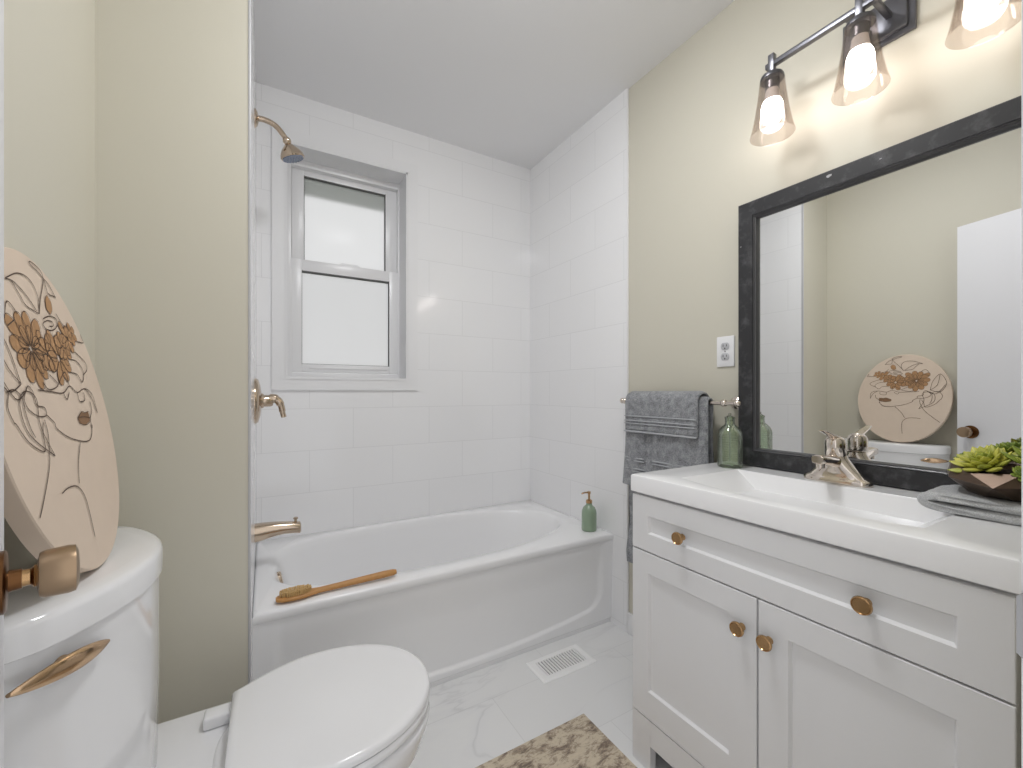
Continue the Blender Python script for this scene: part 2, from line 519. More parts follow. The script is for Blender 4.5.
# strike plate on the right jamb
st = BM()
prof = [(-.002, .0), (.012, .0), (.020, .003), (.024, .008)]
rings = []
for z, c in ((.905, 1), (.909, 0), (.961, 0), (.965, 1)):
    rings.append([(.5995 - .0020 - p[1] * .35, .074 + p[0] - (.004 * c if i > 1 else 0), z) for i, p in enumerate(prof)] +
                 [(.5995 + .0 - p[1] * .35, .074 + p[0] - (.004 * c if i < 2 else 0), z) for i, p in enumerate(prof[::-1])])
loft(st, rings)
tag(obj('strike_plate', st, STEEL), 'steel latch strike plate on the white door jamb at right edge', 'strike plate')

# ================================================================ BATHTUB
TX0, TX1, TY0, TY1, TZ = XW + .0003, XR - .0005, 1.540, YB - .002, .45
tub = thing('bathtub', 'white alcove bathtub with panelled apron under the window', 'bathtub', (.73, 1.92, 0))
N = 120
icx, icy, ia, ib_ = .715, 1.935, .705, .315
def inner(a, s=1.0, dx=0, z=TZ, sx=1.0):
    c, s_ = math.cos(a), math.sin(a)
    e = 2.3 if c > 0 else 3.4
    r = (abs(c) ** e + abs(s_) ** e) ** (-1 / e)
    return (icx + dx + ia * sx * s * c * r, icy + ib_ * s * s_ * r, z)
def outer(a, ins, z):
    c, s_ = math.cos(a), math.sin(a)
    hx_, hy_ = (TX1 - TX0) / 2 - ins, (TY1 - TY0) / 2 - ins
    k = min(hx_ / abs(c) if abs(c) > 1e-6 else 9, hy_ / abs(s_) if abs(s_) > 1e-6 else 9)
    return ((TX0 + TX1) / 2 + c * k, (TY0 + TY1) / 2 + s_ * k, z)
corner = math.atan2((TY1 - TY0) / 2, (TX1 - TX0) / 2)
ang = sorted([2 * PI * i / N for i in range(N)] + [corner, PI - corner, PI + corner, 2 * PI - corner])
rings = [[outer(a, .050, TZ - .034) for a in ang], [outer(a, .003, TZ - .034) for a in ang], [outer(a, 0, TZ - .030) for a in ang], [outer(a, 0, TZ - .010) for a in ang],
         [outer(a, .003, TZ - .003) for a in ang], [outer(a, .010, TZ) for a in ang]]
for s, dz, sx, dx in ((1.0, 0, 1, 0), (.985, -.003, 1, 0), (.97, -.012, 1, 0), (.955, -.035, .995, 0), (.92, -.14, .975, -.01), (.88, -.25, .94, -.02), (.82, -.315, .90, -.03), (.70, -.338, .86, -.03), (.4, -.345, .8, -.03), (.05, -.345, .8, -.03)):
    rings.append([inner(a, s, dx, TZ + dz, sx) for a in ang])
b = BM(); loft(b, rings, False, True)
obj('tub_shell', b, ACRYL, tub, angle=50)
b = BM()                                                # apron with a shallow sunk panel
nx, nz = 150, 110
def sst(x): x = max(0, min(1, x)); return x * x * (3 - 2 * x)
def apron_y(x, z):
    x0, x1, z0, r = .03, 1.425, .042 + .040 * ((x - .73) / .60) ** 2, .085
    px = max(x0 + r - x, x - (x1 - r), 0); pz = max(z0 + r - z, 0)
    dist = r - math.hypot(px, pz) if (px > 0 and pz > 0) else min(x - x0, x1 - x, z - z0)
    base = TY0 + .022 - .014 * (z / .42) + (.006 if z < .02 else 0)
    return base - .004 + .012 * sst(dist / .014) * (1 - .8 * sst((z - .26) / .14))
G = [[b.verts.new((TX0 + (TX1 - TX0) * i / nx, apron_y(TX0 + (TX1 - TX0) * i / nx, .425 * j / nz), .425 * j / nz)) for j in range(nz + 1)] for i in range(nx + 1)]
for i in range(nx):
    for j in range(nz):
        b.faces.new((G[i][j], G[i + 1][j], G[i + 1][j + 1], G[i][j + 1]))
bk = [[b.verts.new((x, TY0 + .06, z)) for z in (0, .425)] for x in (TX0, TX1)]
b.faces.new([bk[0][0], bk[0][1], bk[1][1], bk[1][0]])
b.faces.new([g[0] for g in G][::-1] + [bk[0][0], bk[1][0]]); b.faces.new([g[-1] for g in G] + [bk[1][1], bk[0][1]])
b.faces.new(G[0] + [bk[0][1], bk[0][0]]); b.faces.new(G[-1][::-1] + [bk[1][0], bk[1][1]])
obj('apron', b, ACRYL, tub, angle=60)
b = BM()
lathe(b, [(.033, -.006), (.033, .004), (.029, .009), (.010, .011)], (.052, 1.93, .392), (1, 0, .22), 32)
obj('overflow_cover', b, NICKEL, tub, label='brushed nickel overflow cover')

# ---- shower arm, valve and spout on the wet wall
sh = thing('wall_shower', 'brushed nickel shower head on curved arm near the window', 'shower head', (XW, 1.93, 2.222))
b = BM(); lathe(b, [(.034, -.001), (.034, .003), (.026, .009), (.013, .013)], (XW, 1.93, 2.222), (1, 0, 0), 32)
obj('flange', b, NICKEL, sh)
b = BM(); tube(b, smooth_path([(XW, 1.93, 2.222), (.0, 1.93, 2.226), (.040, 1.93, 2.212), (.074, 1.93, 2.172)], 8), .0105, 16)
obj('shower_arm', b, NICKEL, sh)
hd = Vector((.34, .10, -.93)).normalized(); ho = Vector((.073, 1.93, 2.176))
b = BM(); sphere(b, ho + hd * .010, .016)
lathe(b, [(.011, .012), (.012, .022), (.020, .030), (.034, .045), (.044, .062), (.046, .072), (.043, .077)], ho, hd, 40)
hdo = obj('spray_head', b, NICKEL, sh)
b = BM(); lathe(b, [(.042, .074), (.040, .0795), (.005, .080)], ho, hd, 40)
for k in range(3):
    for i in range(6 + 6 * k):
        a = 2 * PI * i / (6 + 6 * k); _, u, v = frame_of(hd)
        lathe(b, [(.0018, .079), (.0014, .083)], ho + u * ((.010 + .012 * k) * math.cos(a)) + v * ((.010 + .012 * k) * math.sin(a)), hd, 6)
obj('spray_face', b, basic('grey_blue_spray_face', srgb(120, 130, 152), .3), hdo, label='grey spray face')

va = thing('shower_valve', 'brushed nickel shower valve with lever handle below the window', 'shower valve', (XW, 1.93, 1.113))
b = BM(); lathe(b, [(.090, -.001), (.090, .004), (.084, .012), (.060, .019), (.030, .023), (.028, .030)], (XW, 1.93, 1.113), (1, 0, 0), 48)
obj('escutcheon', b, NICKEL, va)
b = BM(); lathe(b, [(.024, .02), (.023, .055), (.019, .062)], (XW, 1.93, 1.113), (1, 0, 0), 32)
tube(b, smooth_path([(XW + .05, 1.93, 1.122), (XW + .075, 1.93, 1.118), (XW + .090, 1.93, 1.095), (XW + .096, 1.93, 1.066), (XW + .101, 1.93, 1.045)], 6),
     [.019] * 6 + [.015] * 6 + [.012] * 6 + [.010] * 6 + [.006], 14)
obj('lever', b, NICKEL, va)

sp = thing('tub_spout', 'brushed nickel tub spout with diverter knob over the bathtub', 'tub spout', (XW, 1.93, .565))
b = BM()
rings = []
for x, hw, z0, z1 in ((XW, .034, .560, .630), (XW + .02, .033, .563, .630), (XW + .06, .030, .572, .628), (XW + .10, .027, .577, .624), (XW + .14, .025, .574, .619), (XW + .158, .023, .570, .616), (XW + .162, .018, .575, .611)):
    zc, hz = (z0 + z1) / 2, (z1 - z0) / 2
    rings.append([(x, 1.93 + hw * math.copysign(abs(math.cos(a)) ** .7, math.cos(a)), zc + hz * math.copysign(abs(math.sin(a)) ** .7, math.sin(a))) for a in [2 * PI * i / 28 for i in range(28)]])
loft(b, rings)
obj('spout_body', b, NICKEL, sp)
b = BM(); lathe(b, [(.005, 0), (.005, .010), (.009, .012), (.009, .017), (.006, .019)], (XW + .143, 1.93, .617), (0, 0, 1), 20)
obj('diverter_knob', b, NICKEL, sp)

# ---- bath brush lying on the front rim
br = thing('bath_brush', 'long wooden bath brush lying on the front rim of the bathtub', 'brush', (.23, 1.59, TZ))
b = BM()
cl = [(.030, .010, .006), (.036, .020, .008), (.055, .027, .010), (.085, .030, .011), (.115, .027, .011), (.140, .018, .010), (.165, .0125, .009), (.22, .0115, .010), (.30, .013, .011), (.38, .0145, .012), (.415, .014, .011), (.428, .009, .008)]
rings = []
for x, w, h in cl:
    lift = .0 + .020 * sst((x - .10) / .33) * 1.0
    rings.append([(x, 1.588 + .004 * (x - .03) / .4 + w * math.cos(a), TZ + .0125 + lift * .3 + h * math.sin(a)) for a in [2 * PI * i / 20 for i in range(20)]])
loft(b, rings)
obj('brush_handle', b, WOOD, br, angle=60)
b = BM()
random.seed(4)
for i in range(15):
    for j in range(7):
        x = .044 + .0064 * i; y = 1.588 + (j - 3) * .0068
        if ((x - .089) / .050) ** 2 + ((y - 1.588) / .024) ** 2 > 1: continue
        lathe(b, [(.0026, 0), (.0034, .013 + .002 * random.random())], (x, y, TZ + .021), (random.uniform(-.08, .08), random.uniform(-.08, .08), 1), 6)
o = obj('bristles', b, BRIST, br); o['kind'] = 'stuff'

# ---- green pump bottle on the tub corner
def pump(o3, sc, root, mats, turn):
    """collar, stem and nozzle of a lotion pump standing at o3"""
    ox, oy, oz = o3
    b = BM(); lathe(b, [(.0135 * sc, 0), (.0135 * sc, .012 * sc), (.008 * sc, .015 * sc), (.0045 * sc, .016 * sc), (.0045 * sc, .040 * sc), (.007 * sc, .041 * sc), (.007 * sc, .050 * sc)], o3, (0, 0, 1), 24)
    d = Vector((math.cos(turn), math.sin(turn), 0)); p = Vector((ox, oy, oz + .0465 * sc))
    tube(b, [p, p + d * .022 * sc, p + d * .034 * sc + Vector((0, 0, -.002)), p + d * .038 * sc + Vector((0, 0, -.006))], [.0038 * sc, .0034 * sc, .003 * sc, .0022 * sc], 10)
    return obj('pump', b, mats, root)
so = thing('soap_dispenser', 'frosted green soap dispenser standing on the corner of the bathtub', 'soap dispenser', (1.412, 1.632, TZ))
b = BM()
lathe(b, [(.030, 0), (.036, .003), (.0375, .010), (.0375, .088), (.036, .100), (.029, .116), (.017, .127), (.0145, .132), (.0145, .140)], (1.412, 1.632, TZ), (0, 0, 1), 40)
obj('bottle', b, GREENF, so)
pump((1.412, 1.632, TZ + .138), 1.15, so, BRASS, math.radians(170))

# ================================================================ TOILET
YT = 1.035
to = thing('toilet', 'white two-piece toilet with closed lid and lever on the tank', 'toilet', (.0, YT, 0))
def egg(cx, xf, xb, hw, z, e=2.3, n=64):
    out = []
    for i in range(n):
        a = 2 * PI * i / n; c, s_ = math.cos(a), math.sin(a)
        r = (abs(c) ** e + abs(s_) ** e) ** (-1 / e)
        out.append((cx + ((xf - cx) if c > 0 else (cx - xb)) * c * r, YT + hw * s_ * r, z))
    return out
b = BM()
loft(b, [egg(.02, .235, -.17, .112, 0), egg(.02, .232, -.17, .110, .02), egg(.02, .215, -.165, .100, .10), egg(.04, .245, -.16, .112, .18), egg(.07, .292, -.15, .146, .26),
         egg(.10, .332, -.12, .176, .33), egg(.11, .346, -.10, .187, .375), egg(.115, .350, -.095, .190, .395), egg(.115, .346, -.09, .186, .404), egg(.115, .325, -.085, .17, .407)])
obj('bowl', b, CERAM, to, angle=60)
b = BM(); box(b, -.335, -.05, YT - .188, YT + .188, .34, .402, .010, 4)
obj('deck', b, CERAM, to)
def lid_ring(sc, z, grow=0):
    pts = []
    hwb, hw = .128 + grow, .198 * sc + grow
    xb, xm, xf = -.066 - grow * .5, .11, .352 + grow
    M_ = 14
    up = []
    for i in range(M_ + 1):                              # side, back corner to widest
        t = i / M_; x = xb + (xm - xb) * t
        up.append((x, hwb + (hw - hwb) * math.sin(t * PI / 2)))
    for i in range(1, 25):                               # front half ellipse
        a = PI / 2 * i / 24
        up.append((xm + (xf - xm) * math.sin(a) ** .97, hw * math.cos(a) ** .93 if i < 24 else 0))
    full = up + [(x, -y) for x, y in up[-2::-1]]
    k = sc
    return [(xm + (x - xm) * k, YT + y * (1 if True else k), z) for x, y in full]
b = BM(); loft(b, [lid_ring(.985, .412), lid_ring(1.0, .416), lid_ring(1.0, .428), lid_ring(.985, .432)])
obj('seat', b, SEATP, to, angle=50)
b = BM(); loft(b, [lid_ring(.98, .434), lid_ring(1.0, .437), lid_ring(1.0, .446), lid_ring(.99, .452), lid_ring(.965, .4545), lid_ring(.90, .4555)])
obj('seat_lid', b, SEATP, to, angle=50)
for s in (-1, 1):
    b = BM(); box(b, -.118, -.062, YT + s * .118 - .02, YT + s * .118 + .02, .402, .430, .006, 3)
    obj('hinge_cap', b, SEATP, to)
def tank_ring(off, z, taper=1.0):
    """D-shaped plan with a bowed front, off = inset"""
    hw = (.248 - off) * taper; xb = -.343 + off * .3
    pts = []
    n = 40
    front = lambda d: -.172 - off - .105 * (abs(d) ** 2.1)
    for i in range(n + 1):
        d = -1 + 2 * i / n
        x = front(d)
        e = max(0, abs(d) - .86) / .14
        x -= .028 * e ** 2.2
        pts.append((x, YT - .012 + d * hw, z))
    xs = pts[-1][0]
    for x in (xs - (xs - xb) * .6, xb + .006): pts.append((x, YT - .012 + hw, z))
    for x in (xb, ): pts += [(xb, YT - .012 + hw - .006, z), (xb, YT - .012 - hw + .006, z)]
    for x in (xb + .006, xs - (xs - xb) * .6): pts.append((x, YT - .012 - hw, z))
    return pts
b = BM(); loft(b, [tank_ring(.030, .402, .97), tank_ring(.016, .408, .985), tank_ring(.008, .43, .99), tank_ring(.005, .60, .995), tank_ring(.005, .80)])
obj('tank', b, CERAM, to, angle=50)
b = BM(); loft(b, [tank_ring(.006, .799), tank_ring(.0, .803), tank_ring(0, .838), tank_ring(.003, .846), tank_ring(.010, .850), tank_ring(.03, .8515)])
obj('tank_lid', b, CERAM, to, angle=50)
b = BM()
def tf(y): d = (y - YT + .012) / .243; return -.172 - .005 - .105 * abs(d) ** 2.1
rings = []
for i in range(17):
    t = i / 16; y = .772 + .094 * t
    h = .003 + .0135 * math.sin(PI * t) ** .8; th = .0025 + .005 * math.sin(PI * t)
    xc = tf(y) + .012 + .007 * math.sin(PI * t)
    zc = .768 + .004 * math.sin(PI * t)
    rings.append([(xc + th * math.cos(a), y, zc + h * math.sin(a) * (1 if math.sin(a) < 0 else .75)) for a in [2 * PI * k / 14 for k in range(14)]])
loft(b, rings)
lathe(b, [(.011, -.004), (.009, .012)], (tf(.825), .825, .769), (1, -.3, 0), 20)
obj('flush_lever', b, LEVER, to, label='champagne metal flush lever')

# ---- round line-art panel leaning on the wall behind the tank
AX0, AZ0, ASL, AYC = -.28, 1.085, -.19, .97
AL = math.sqrt(1 + ASL * ASL)
an = Vector((1, 0, -ASL)).normalized()                  # outward normal of the face
def ap(p, q, n=0):
    z = AZ0 + q / AL
    v = Vector((AX0 + ASL * (z - AZ0), AYC + p, z)) + an * n
    return v
EA, EB, EQ = .212, .262, .029
art = thing('wall_art', 'round pink-beige line-art panel of a woman with flowers, leaning on the toilet tank', 'art panel', tuple(ap(0, EQ - EB)))
b = BM()
def ell(s, n): return [ap(EA * s * math.cos(2 * PI * i / 96), EQ + EB * s * math.sin(2 * PI * i / 96), n) for i in range(96)]
loft(b, [ell(1, -.022), ell(1, -.002), ell(.994, 0)])
obj('panel', b, CANVAS, art, angle=30)
LINES= [[(-0.0826, 0.2303), (-0.0415, 0.2474), (-0.0093, 0.2493), (0.0092, 0.2373), (0.0125, 0.2153), (0.0027, 0.195)],
 [(-0.0826, 0.2303), (-0.058, 0.2304), (-0.0277, 0.2157), (-0.0057, 0.1957)],
 [(-0.065, 0.2306), (-0.0495, 0.2114), (-0.0373, 0.1983), (0.0014, 0.1928)],
 [(0.0014, 0.1928), (0.0222, 0.2213), (0.0406, 0.2419), (0.0552, 0.2622), (0.049, 0.2757), (0.0208, 0.281), (0.0152, 0.2755), (0.0369, 0.2706), (0.0552, 0.2622)],
 [(0.0552, 0.2622), (0.0744, 0.2534), (0.0882, 0.2339)],
 [(0.0571, 0.2605), (0.0572, 0.241), (0.0639, 0.2359), (0.0897, 0.2365)],
 [(0.0109, 0.186), (0.0393, 0.1946), (0.0638, 0.194), (0.0642, 0.1829), (0.0397, 0.1709), (0.0132, 0.1696), (0.0056, 0.1769), (0.0239, 0.1846), (0.0438, 0.1857), (0.0446, 0.1789), (0.0281, 0.1758)],
 [(0.0698, 0.2038), (0.0867, 0.1883), (0.1, 0.1832)],
 [(0.1393, 0.1617), (0.1722, 0.1626), (0.2047, 0.1737), (0.2003, 0.1836), (0.1659, 0.1785)],
 [(-0.0747, 0.0672), (-0.0293, 0.0642), (0.0129, 0.0625), (0.047, 0.0745), (0.0736, 0.0633), (0.1153, 0.0705), (0.1465, 0.0582), (0.149, 0.0227)],
 [(0.1153, 0.0705), (0.1362, 0.0532), (0.149, 0.0227)],
 [(0.0129, 0.0625), (0.0212, 0.0511), (0.0376, 0.0633)],
 [(0.0736, 0.0633), (0.0745, 0.047), (0.1003, 0.0489), (0.1039, 0.0632)],
 [(-0.0513, 0.0792), (-0.0364, 0.0674), (0.0015, 0.0761), (-0.0217, 0.0921)],
 [(0.0015, 0.0761), (0.0411, 0.0988), (0.0462, 0.0767)],
 [(0.0633, 0.0997), (0.0957, 0.0964), (0.1108, 0.0825), (0.1309, 0.1025), (0.112, 0.1209), (0.0845, 0.1238)],
 [(0.1126, 0.14), (0.1518, 0.1234), (0.1521, 0.1084), (0.1275, 0.0975)],
 [(0.1243, 0.046), (0.1215, 0.0288), (0.1033, 0.0126), (0.1005, -0.0042), (0.1031, 0.0013), (0.0832, -0.0212), (0.0494, -0.0248), (-0.0091, -0.0123), (-0.0466, 0.0056), (-0.0498, 0.0153), (-0.0683, 0.0283)],
 [(-0.1149, 0.0634), (-0.1244, 0.0527), (-0.118, 0.038), (-0.0934, 0.0276), (-0.07, 0.0284), (-0.0699, 0.0401), (-0.0916, 0.0446), (-0.0926, 0.0634), (-0.1026, 0.0727), (-0.1149, 0.0634)],
 [(-0.1651, 0.0635), (-0.1441, 0.0669), (-0.1294, 0.0563), (-0.1305, 0.0349), (-0.1282, 0.0132), (-0.1215, -0.0014)],
 [(-0.157, 0.0669), (-0.1723, 0.0435), (-0.1673, 0.023), (-0.1625, 0.0198), (-0.1427, -0.0065), (-0.1055, -0.0237), (-0.0973, 0.0001), (-0.0867, 0.0183)],
 [(-0.0805, 0.0218), (-0.0816, -0.0013), (-0.1033, -0.0449), (-0.1505, -0.0914), (-0.1912, -0.1245)],
 [(0.0288, -0.024), (-0.001, -0.0566), (-0.019, -0.0883)],
 [(-0.0879, -0.0906), (-0.0623, -0.0871), (-0.0296, -0.0913), (-0.0107, -0.1118), (-0.0095, -0.143), (-0.0135, -0.1818)],
 [(-0.1207, 0.0751), (-0.1293, 0.1265), (-0.1566, 0.1667), (-0.1795, 0.1355), (-0.1844, 0.1051), (-0.1613, 0.0648), (-0.1207, 0.0751)],
 [(-0.1207, 0.0751), (-0.1486, 0.1056), (-0.1566, 0.1667)],
 [(-0.0774, -0.034), (-0.1352, 0.0036), (-0.1406, 0.0444), (-0.1175, 0.0648), (-0.0881, 0.0544), (-0.0977, 0.0131), (-0.0774, -0.034)],
 [(-0.1138, 0.0648), (-0.1474, 0.0546), (-0.1808, 0.1051)],
 [(-0.074, 0.1804), (-0.0961, 0.1952), (-0.1162, 0.1683)],
 [(-0.0898, 0.1693), (-0.113, 0.158)]]
PETALS = []
def flower(cp, cq, n, rr, w, ph):
    q_ = random.Random(int(cp * 9999) + n)
    for k in range(n):
        a = 2 * PI * k / n + ph; L = rr * q_.uniform(.8, 1.08)
        P = []
        for j in range(11):
            t = 2 * PI * j / 11; x = L * .12 + L * .44 * (1 + math.cos(t)); y = w * math.sin(t) * (.85 - .25 * math.cos(t + PI))
            P.append((cp + x * math.cos(a) - y * math.sin(a), cq + x * math.sin(a) + y * math.cos(a)))
        PETALS.append(P)
flower(-.060, .130, 11, .066, .0150, .2); flower(-.060, .130, 8, .040, .0100, .5)
flower(-.010, .128, 6, .040, .0105, .9); flower(.034, .122, 8, .048, .0125, .4); flower(.062, .142, 6, .034, .010, .6); flower(.092, .162, 6, .032, .0095, .1); flower(.122, .174, 5, .022, .0075, .8)
PETALS.append([(.036, .206), (.046, .199), (.058, .208), (.062, .222), (.052, .232), (.040, .222)])
LIPSP= [[(0.0469, 0.0181), (0.0715, 0.0284), (0.0842, 0.0255), (0.104, 0.0266), (0.1049, 0.0149), (0.101, 0.0093), (0.0751, 0.0034), (0.0504, 0.0078)]]
def inside(p, q, m=.985): return (p / EA) ** 2 + ((q - EQ) / EB) ** 2 < m * m
b = BM()
def stroke(b, pts, w, n):
    P = smooth_path([(p, q, 0) for p, q in pts], 5)
    P = [p for p in P if inside(p.x, p.y)]
    if len(P) < 2: return
    for i in range(len(P)):
        pass
    L_, R_ = [], []
    for i, p in enumerate(P):
        d = (P[min(i + 1, len(P) - 1)] - P[max(i - 1, 0)])
        if d.length < 1e-7: d = Vector((1, 0, 0))
        d.normalize(); o_ = Vector((-d.y, d.x, 0)) * (w / 2)
        L_.append(b.verts.new(ap(p.x + o_.x, p.y + o_.y, n))); R_.append(b.verts.new(ap(p.x - o_.x, p.y - o_.y, n)))
    for i in range(len(P) - 1): b.faces.new((L_[i], L_[i + 1], R_[i + 1], R_[i]))
def blob(b, pts, n):
    P = [p for p in pts if inside(*p)]
    if len(P) < 3: return
    b.faces.new([b.verts.new(ap(p, q, n)) for p, q in P])
random.seed(7)
for k, P in enumerate(PETALS): blob(b, P, .0004 + .00002 * k)
obj('painted_flowers', b, PETAL, art, smooth=False, label='brown painted flowers')['kind'] = 'stuff'
b = BM()
for k, P in enumerate(LIPSP): blob(b, P, .0006)
obj('painted_lips', b, LIPS, art, smooth=False)
b = BM()
for P in LINES: stroke(b, P, .0018, .0014)
for P in PETALS: stroke(b, P + P[:1], .0010, .0013)
for P in LIPSP:
    stroke(b, P + P[:1], .0012, .0014); stroke(b, [P[0], ((P[0][0] + P[4][0]) / 2, (P[0][1] + P[4][1]) / 2 + .002), P[4]], .0010, .0016)
obj('line_drawing', b, INK, art, smooth=False, label='dark brown ink lines')

# ================================================================ VANITY
VX, VY0, VY1 = 1.0, .165, .950
va_ = thing('vanity_cabinet', 'white shaker vanity cabinet with one drawer and two doors', 'vanity', (1.25, .557, 0))
b = BM()
box(b, VX + .019, XP - .002, VY0 + .002, VY0 + .018, .155, .836); box(b, VX + .019, XP - .002, VY1 - .018, VY1 - .002, .155, .836)
box(b, VX + .019, XP - .002, VY0 + .018, VY1 - .018, .155, .171); box(b, XP - .008, XP - .002, VY0 + .018, VY1 - .018, .171, .836)
box(b, VX + .019, VX + .037, VY0 + .018, VY1 - .018, .655, .672); box(b, VX + .019, VX + .037, VY0 + .018, VY1 - .018, .82, .836)
box(b, VX + .001, VX + .024, VY0, .24, 0, .1545); box(b, VX + .001, VX + .024, .88, VY1, 0, .1545)
box(b, VX + .001, VX + .024, .239, .881, .079, .1545); box(b, VX + .02, VX + .045, VY0 + .002, VY1 - .002, .14, .157)
box(b, VX + .024, XP - .015, VY1 - .02, VY1, 0, .157); box(b, VX + .024, XP - .015, VY0 + .002, VY0 + .02, 0, .157)
obj('carcass', b, CABW, va_, smooth=False)
obj('toe_shade_board', box(BM(), VX + .085, VX + .10, VY0 + .02, VY1 - .02, 0, .155), SHADOWGAP, va_, smooth=False)  # dark board stands in for the shade under the cabinet
def shaker(y0, y1, z0, z1, py0, py1, pz0, pz1, dep=.008):
    """front slab at VX with a sunk panel"""
    b = BM()
    xb = VX + .018
    O = [(y0, z0), (y1, z0), (y1, z1), (y0, z1)]; I = [(py0, pz0), (py1, pz0), (py1, pz1), (py0, pz1)]
    ins = .005
    J = [(py0 + ins, pz0 + ins), (py1 - ins, pz0 + ins), (py1 - ins, pz1 - ins), (py0 + ins, pz1 - ins)]
    r = .0015
    Oo = [(y0 + r, z0 + r), (y1 - r, z0 + r), (y1 - r, z1 - r), (y0 + r, z1 - r)]
    loft(b, [[(xb, *p) for p in O], [(VX + r, *p) for p in O], [(VX, *p) for p in Oo], [(VX, *p) for p in I], [(VX + dep, *p) for p in J]])
    return b
def knob(y, z, par):
    b = BM()
    lathe(b, [(.009, -.0005), (.0072, .004), (.0062, .013), (.0095, .017), (.0165, .019), (.0176, .022), (.0165, .0258), (.0150, .0268), (.0138, .0250), (.003, .0246)], (VX, y, z), (-1, 0, 0), 32)
    return obj('knob', b, BRASS, par)
dr = obj('drawer', shaker(VY0, VY1, .664, .829, .229, .888, .718, .772), CABW, va_, smooth=False)
knob(.766, .745, dr); knob(.352, .742, dr)
d1 = obj('door', shaker(.5625, VY1, .157, .660, .631, .888, .240, .598), CABW, va_, smooth=False)
knob(.597, .578, d1)
d2 = obj('door', shaker(VY0, .5585, .157, .660, .229, .493, .240, .598), CABW, va_, smooth=False)
knob(.533, .577, d2)

# ---- one-piece top with sunk basin
CZ = .89
top = thing('sink_countertop', 'white one-piece countertop with sunk rectangular sink basin on the vanity', 'countertop', (1.25, .557, .838))
b = BM()
cxo0, cxo1, cyo0, cyo1 = .996, XP - .001, .158, .953
n = 48
def edge_loop(fn): return [fn(i / n) for i in range(n)]
def rect_loop(x0, x1, y0, y1, z, bow=0):
    """front edge, far side, back edge, near side: 12 points each"""
    m = n // 4; out = []
    for i in range(m):
        t = i / m; out.append((x0 - bow * (1 - (2 * t - 1) ** 2), y0 + (y1 - y0) * t, z))
    for i in range(m): out.append((x0 + (x1 - x0) * i / m, y1, z))
    for i in range(m): out.append((x1, y1 - (y1 - y0) * i / m, z))
    for i in range(m): out.append((x1 - (x1 - x0) * i / m, y0, z))
    return out
loops = [rect_loop(cxo0, cxo1, cyo0, cyo1, .838), rect_loop(cxo0, cxo1, cyo0, cyo1, CZ - .006), rect_loop(cxo0 + .002, cxo1, cyo0 + .002, cyo1 - .002, CZ - .002),
         rect_loop(cxo0 + .006, cxo1, cyo0 + .006, cyo1 - .006, CZ),
         rect_loop(1.078, 1.362, .290, .830, CZ, .042), rect_loop(1.083, 1.359, .297, .823, CZ - .004, .042),
         rect_loop(1.125, 1.338, .405, .715, CZ - .085, .040), rect_loop(1.135, 1.330, .418, .702, CZ - .094, .038), rect_loop(1.16, 1.30, .46, .66, CZ - .098, .02)]
loft(b, loops)
obj('counter_slab', b, CULT, top, angle=28)
b = BM(); lathe(b, [(.022, .0), (.021, .003), (.017, .004), (.015, .001), (.002, .001)], (1.235, .56, CZ - .098), (0, 0, 1), 28)
obj('drain', b, CHROME, top)

# ---- single lever faucet
FX, FY = 1.412, .566
fa = thing('sink_faucet', 'polished nickel single-lever faucet on the vanity top before the mirror', 'faucet', (FX, FY, CZ))
def sup(cx, cy, a, bb, z, e=3.2, k=36):
    out = []
    for i in range(k):
        t = 2 * PI * i / k; c, s_ = math.cos(t), math.sin(t)
        out.append((cx + a * math.copysign(abs(c) ** (2 / e), c), cy + bb * math.copysign(abs(s_) ** (2 / e), s_), z))
    return out
b = BM()
loft(b, [sup(FX, FY, .029, .082, CZ), sup(FX, FY, .029, .082, CZ + .010), sup(FX, FY, .027, .080, CZ + .014), sup(FX, FY, .0255, .068, CZ + .019), sup(FX, FY, .0250, .058, CZ + .030),
         sup(FX, FY, .0250, .048, CZ + .042, 2.6), sup(FX, FY, .0250, .037, CZ + .056, 2.3), sup(FX, FY, .0250, .027, CZ + .070, 2), sup(FX, FY, .0240, .0245, CZ + .078, 2)])
obj('base', b, CHROME, fa, angle=40)
b = BM()
rings = []
for t_, x, zc, hw, hz in ((0, FX + .005, CZ + .055, .019, .017), (.3, FX - .03, CZ + .062, .019, .0155), (.6, FX - .065, CZ + .069, .018, .0135), (.85, FX - .098, CZ + .073, .0175, .012), (.96, FX - .110, CZ + .073, .0165, .011), (1, FX - .113, CZ + .073, .014, .009)):
    rings.append([(x, FY + hw * math.copysign(abs(math.cos(a)) ** .6, math.cos(a)), zc + hz * math.copysign(abs(math.sin(a)) ** .6, math.sin(a))) for a in [2 * PI * i / 28 for i in range(28)]])
loft(b, rings)
lathe(b, [(.011, 0), (.011, .014)], (FX - .097, FY, CZ + .050), (0, 0, 1), 20)
obj('spout', b, CHROME, fa, angle=45)
b = BM()
lathe(b, [(.0235, .078), (.0255, .082), (.0255, .112), (.0235, .123), (.017, .131), (.006, .135), (.001, .1355)], (FX, FY, CZ), (-.08, 0, 1), 36)
rings = []
for x, z, hw, hz in ((FX - .005, CZ + .128, .014, .006), (FX - .03, CZ + .134, .013, .005), (FX - .055, CZ + .142, .011, .004), (FX - .082, CZ + .150, .010, .003), (FX - .092, CZ + .152, .006, .002)):
    rings.append([(x, FY + hw * math.cos(a), z + hz * math.sin(a)) for a in [2 * PI * i / 20 for i in range(20)]])
loft(b, rings)
obj('handle', b, CHROME, fa, angle=45)

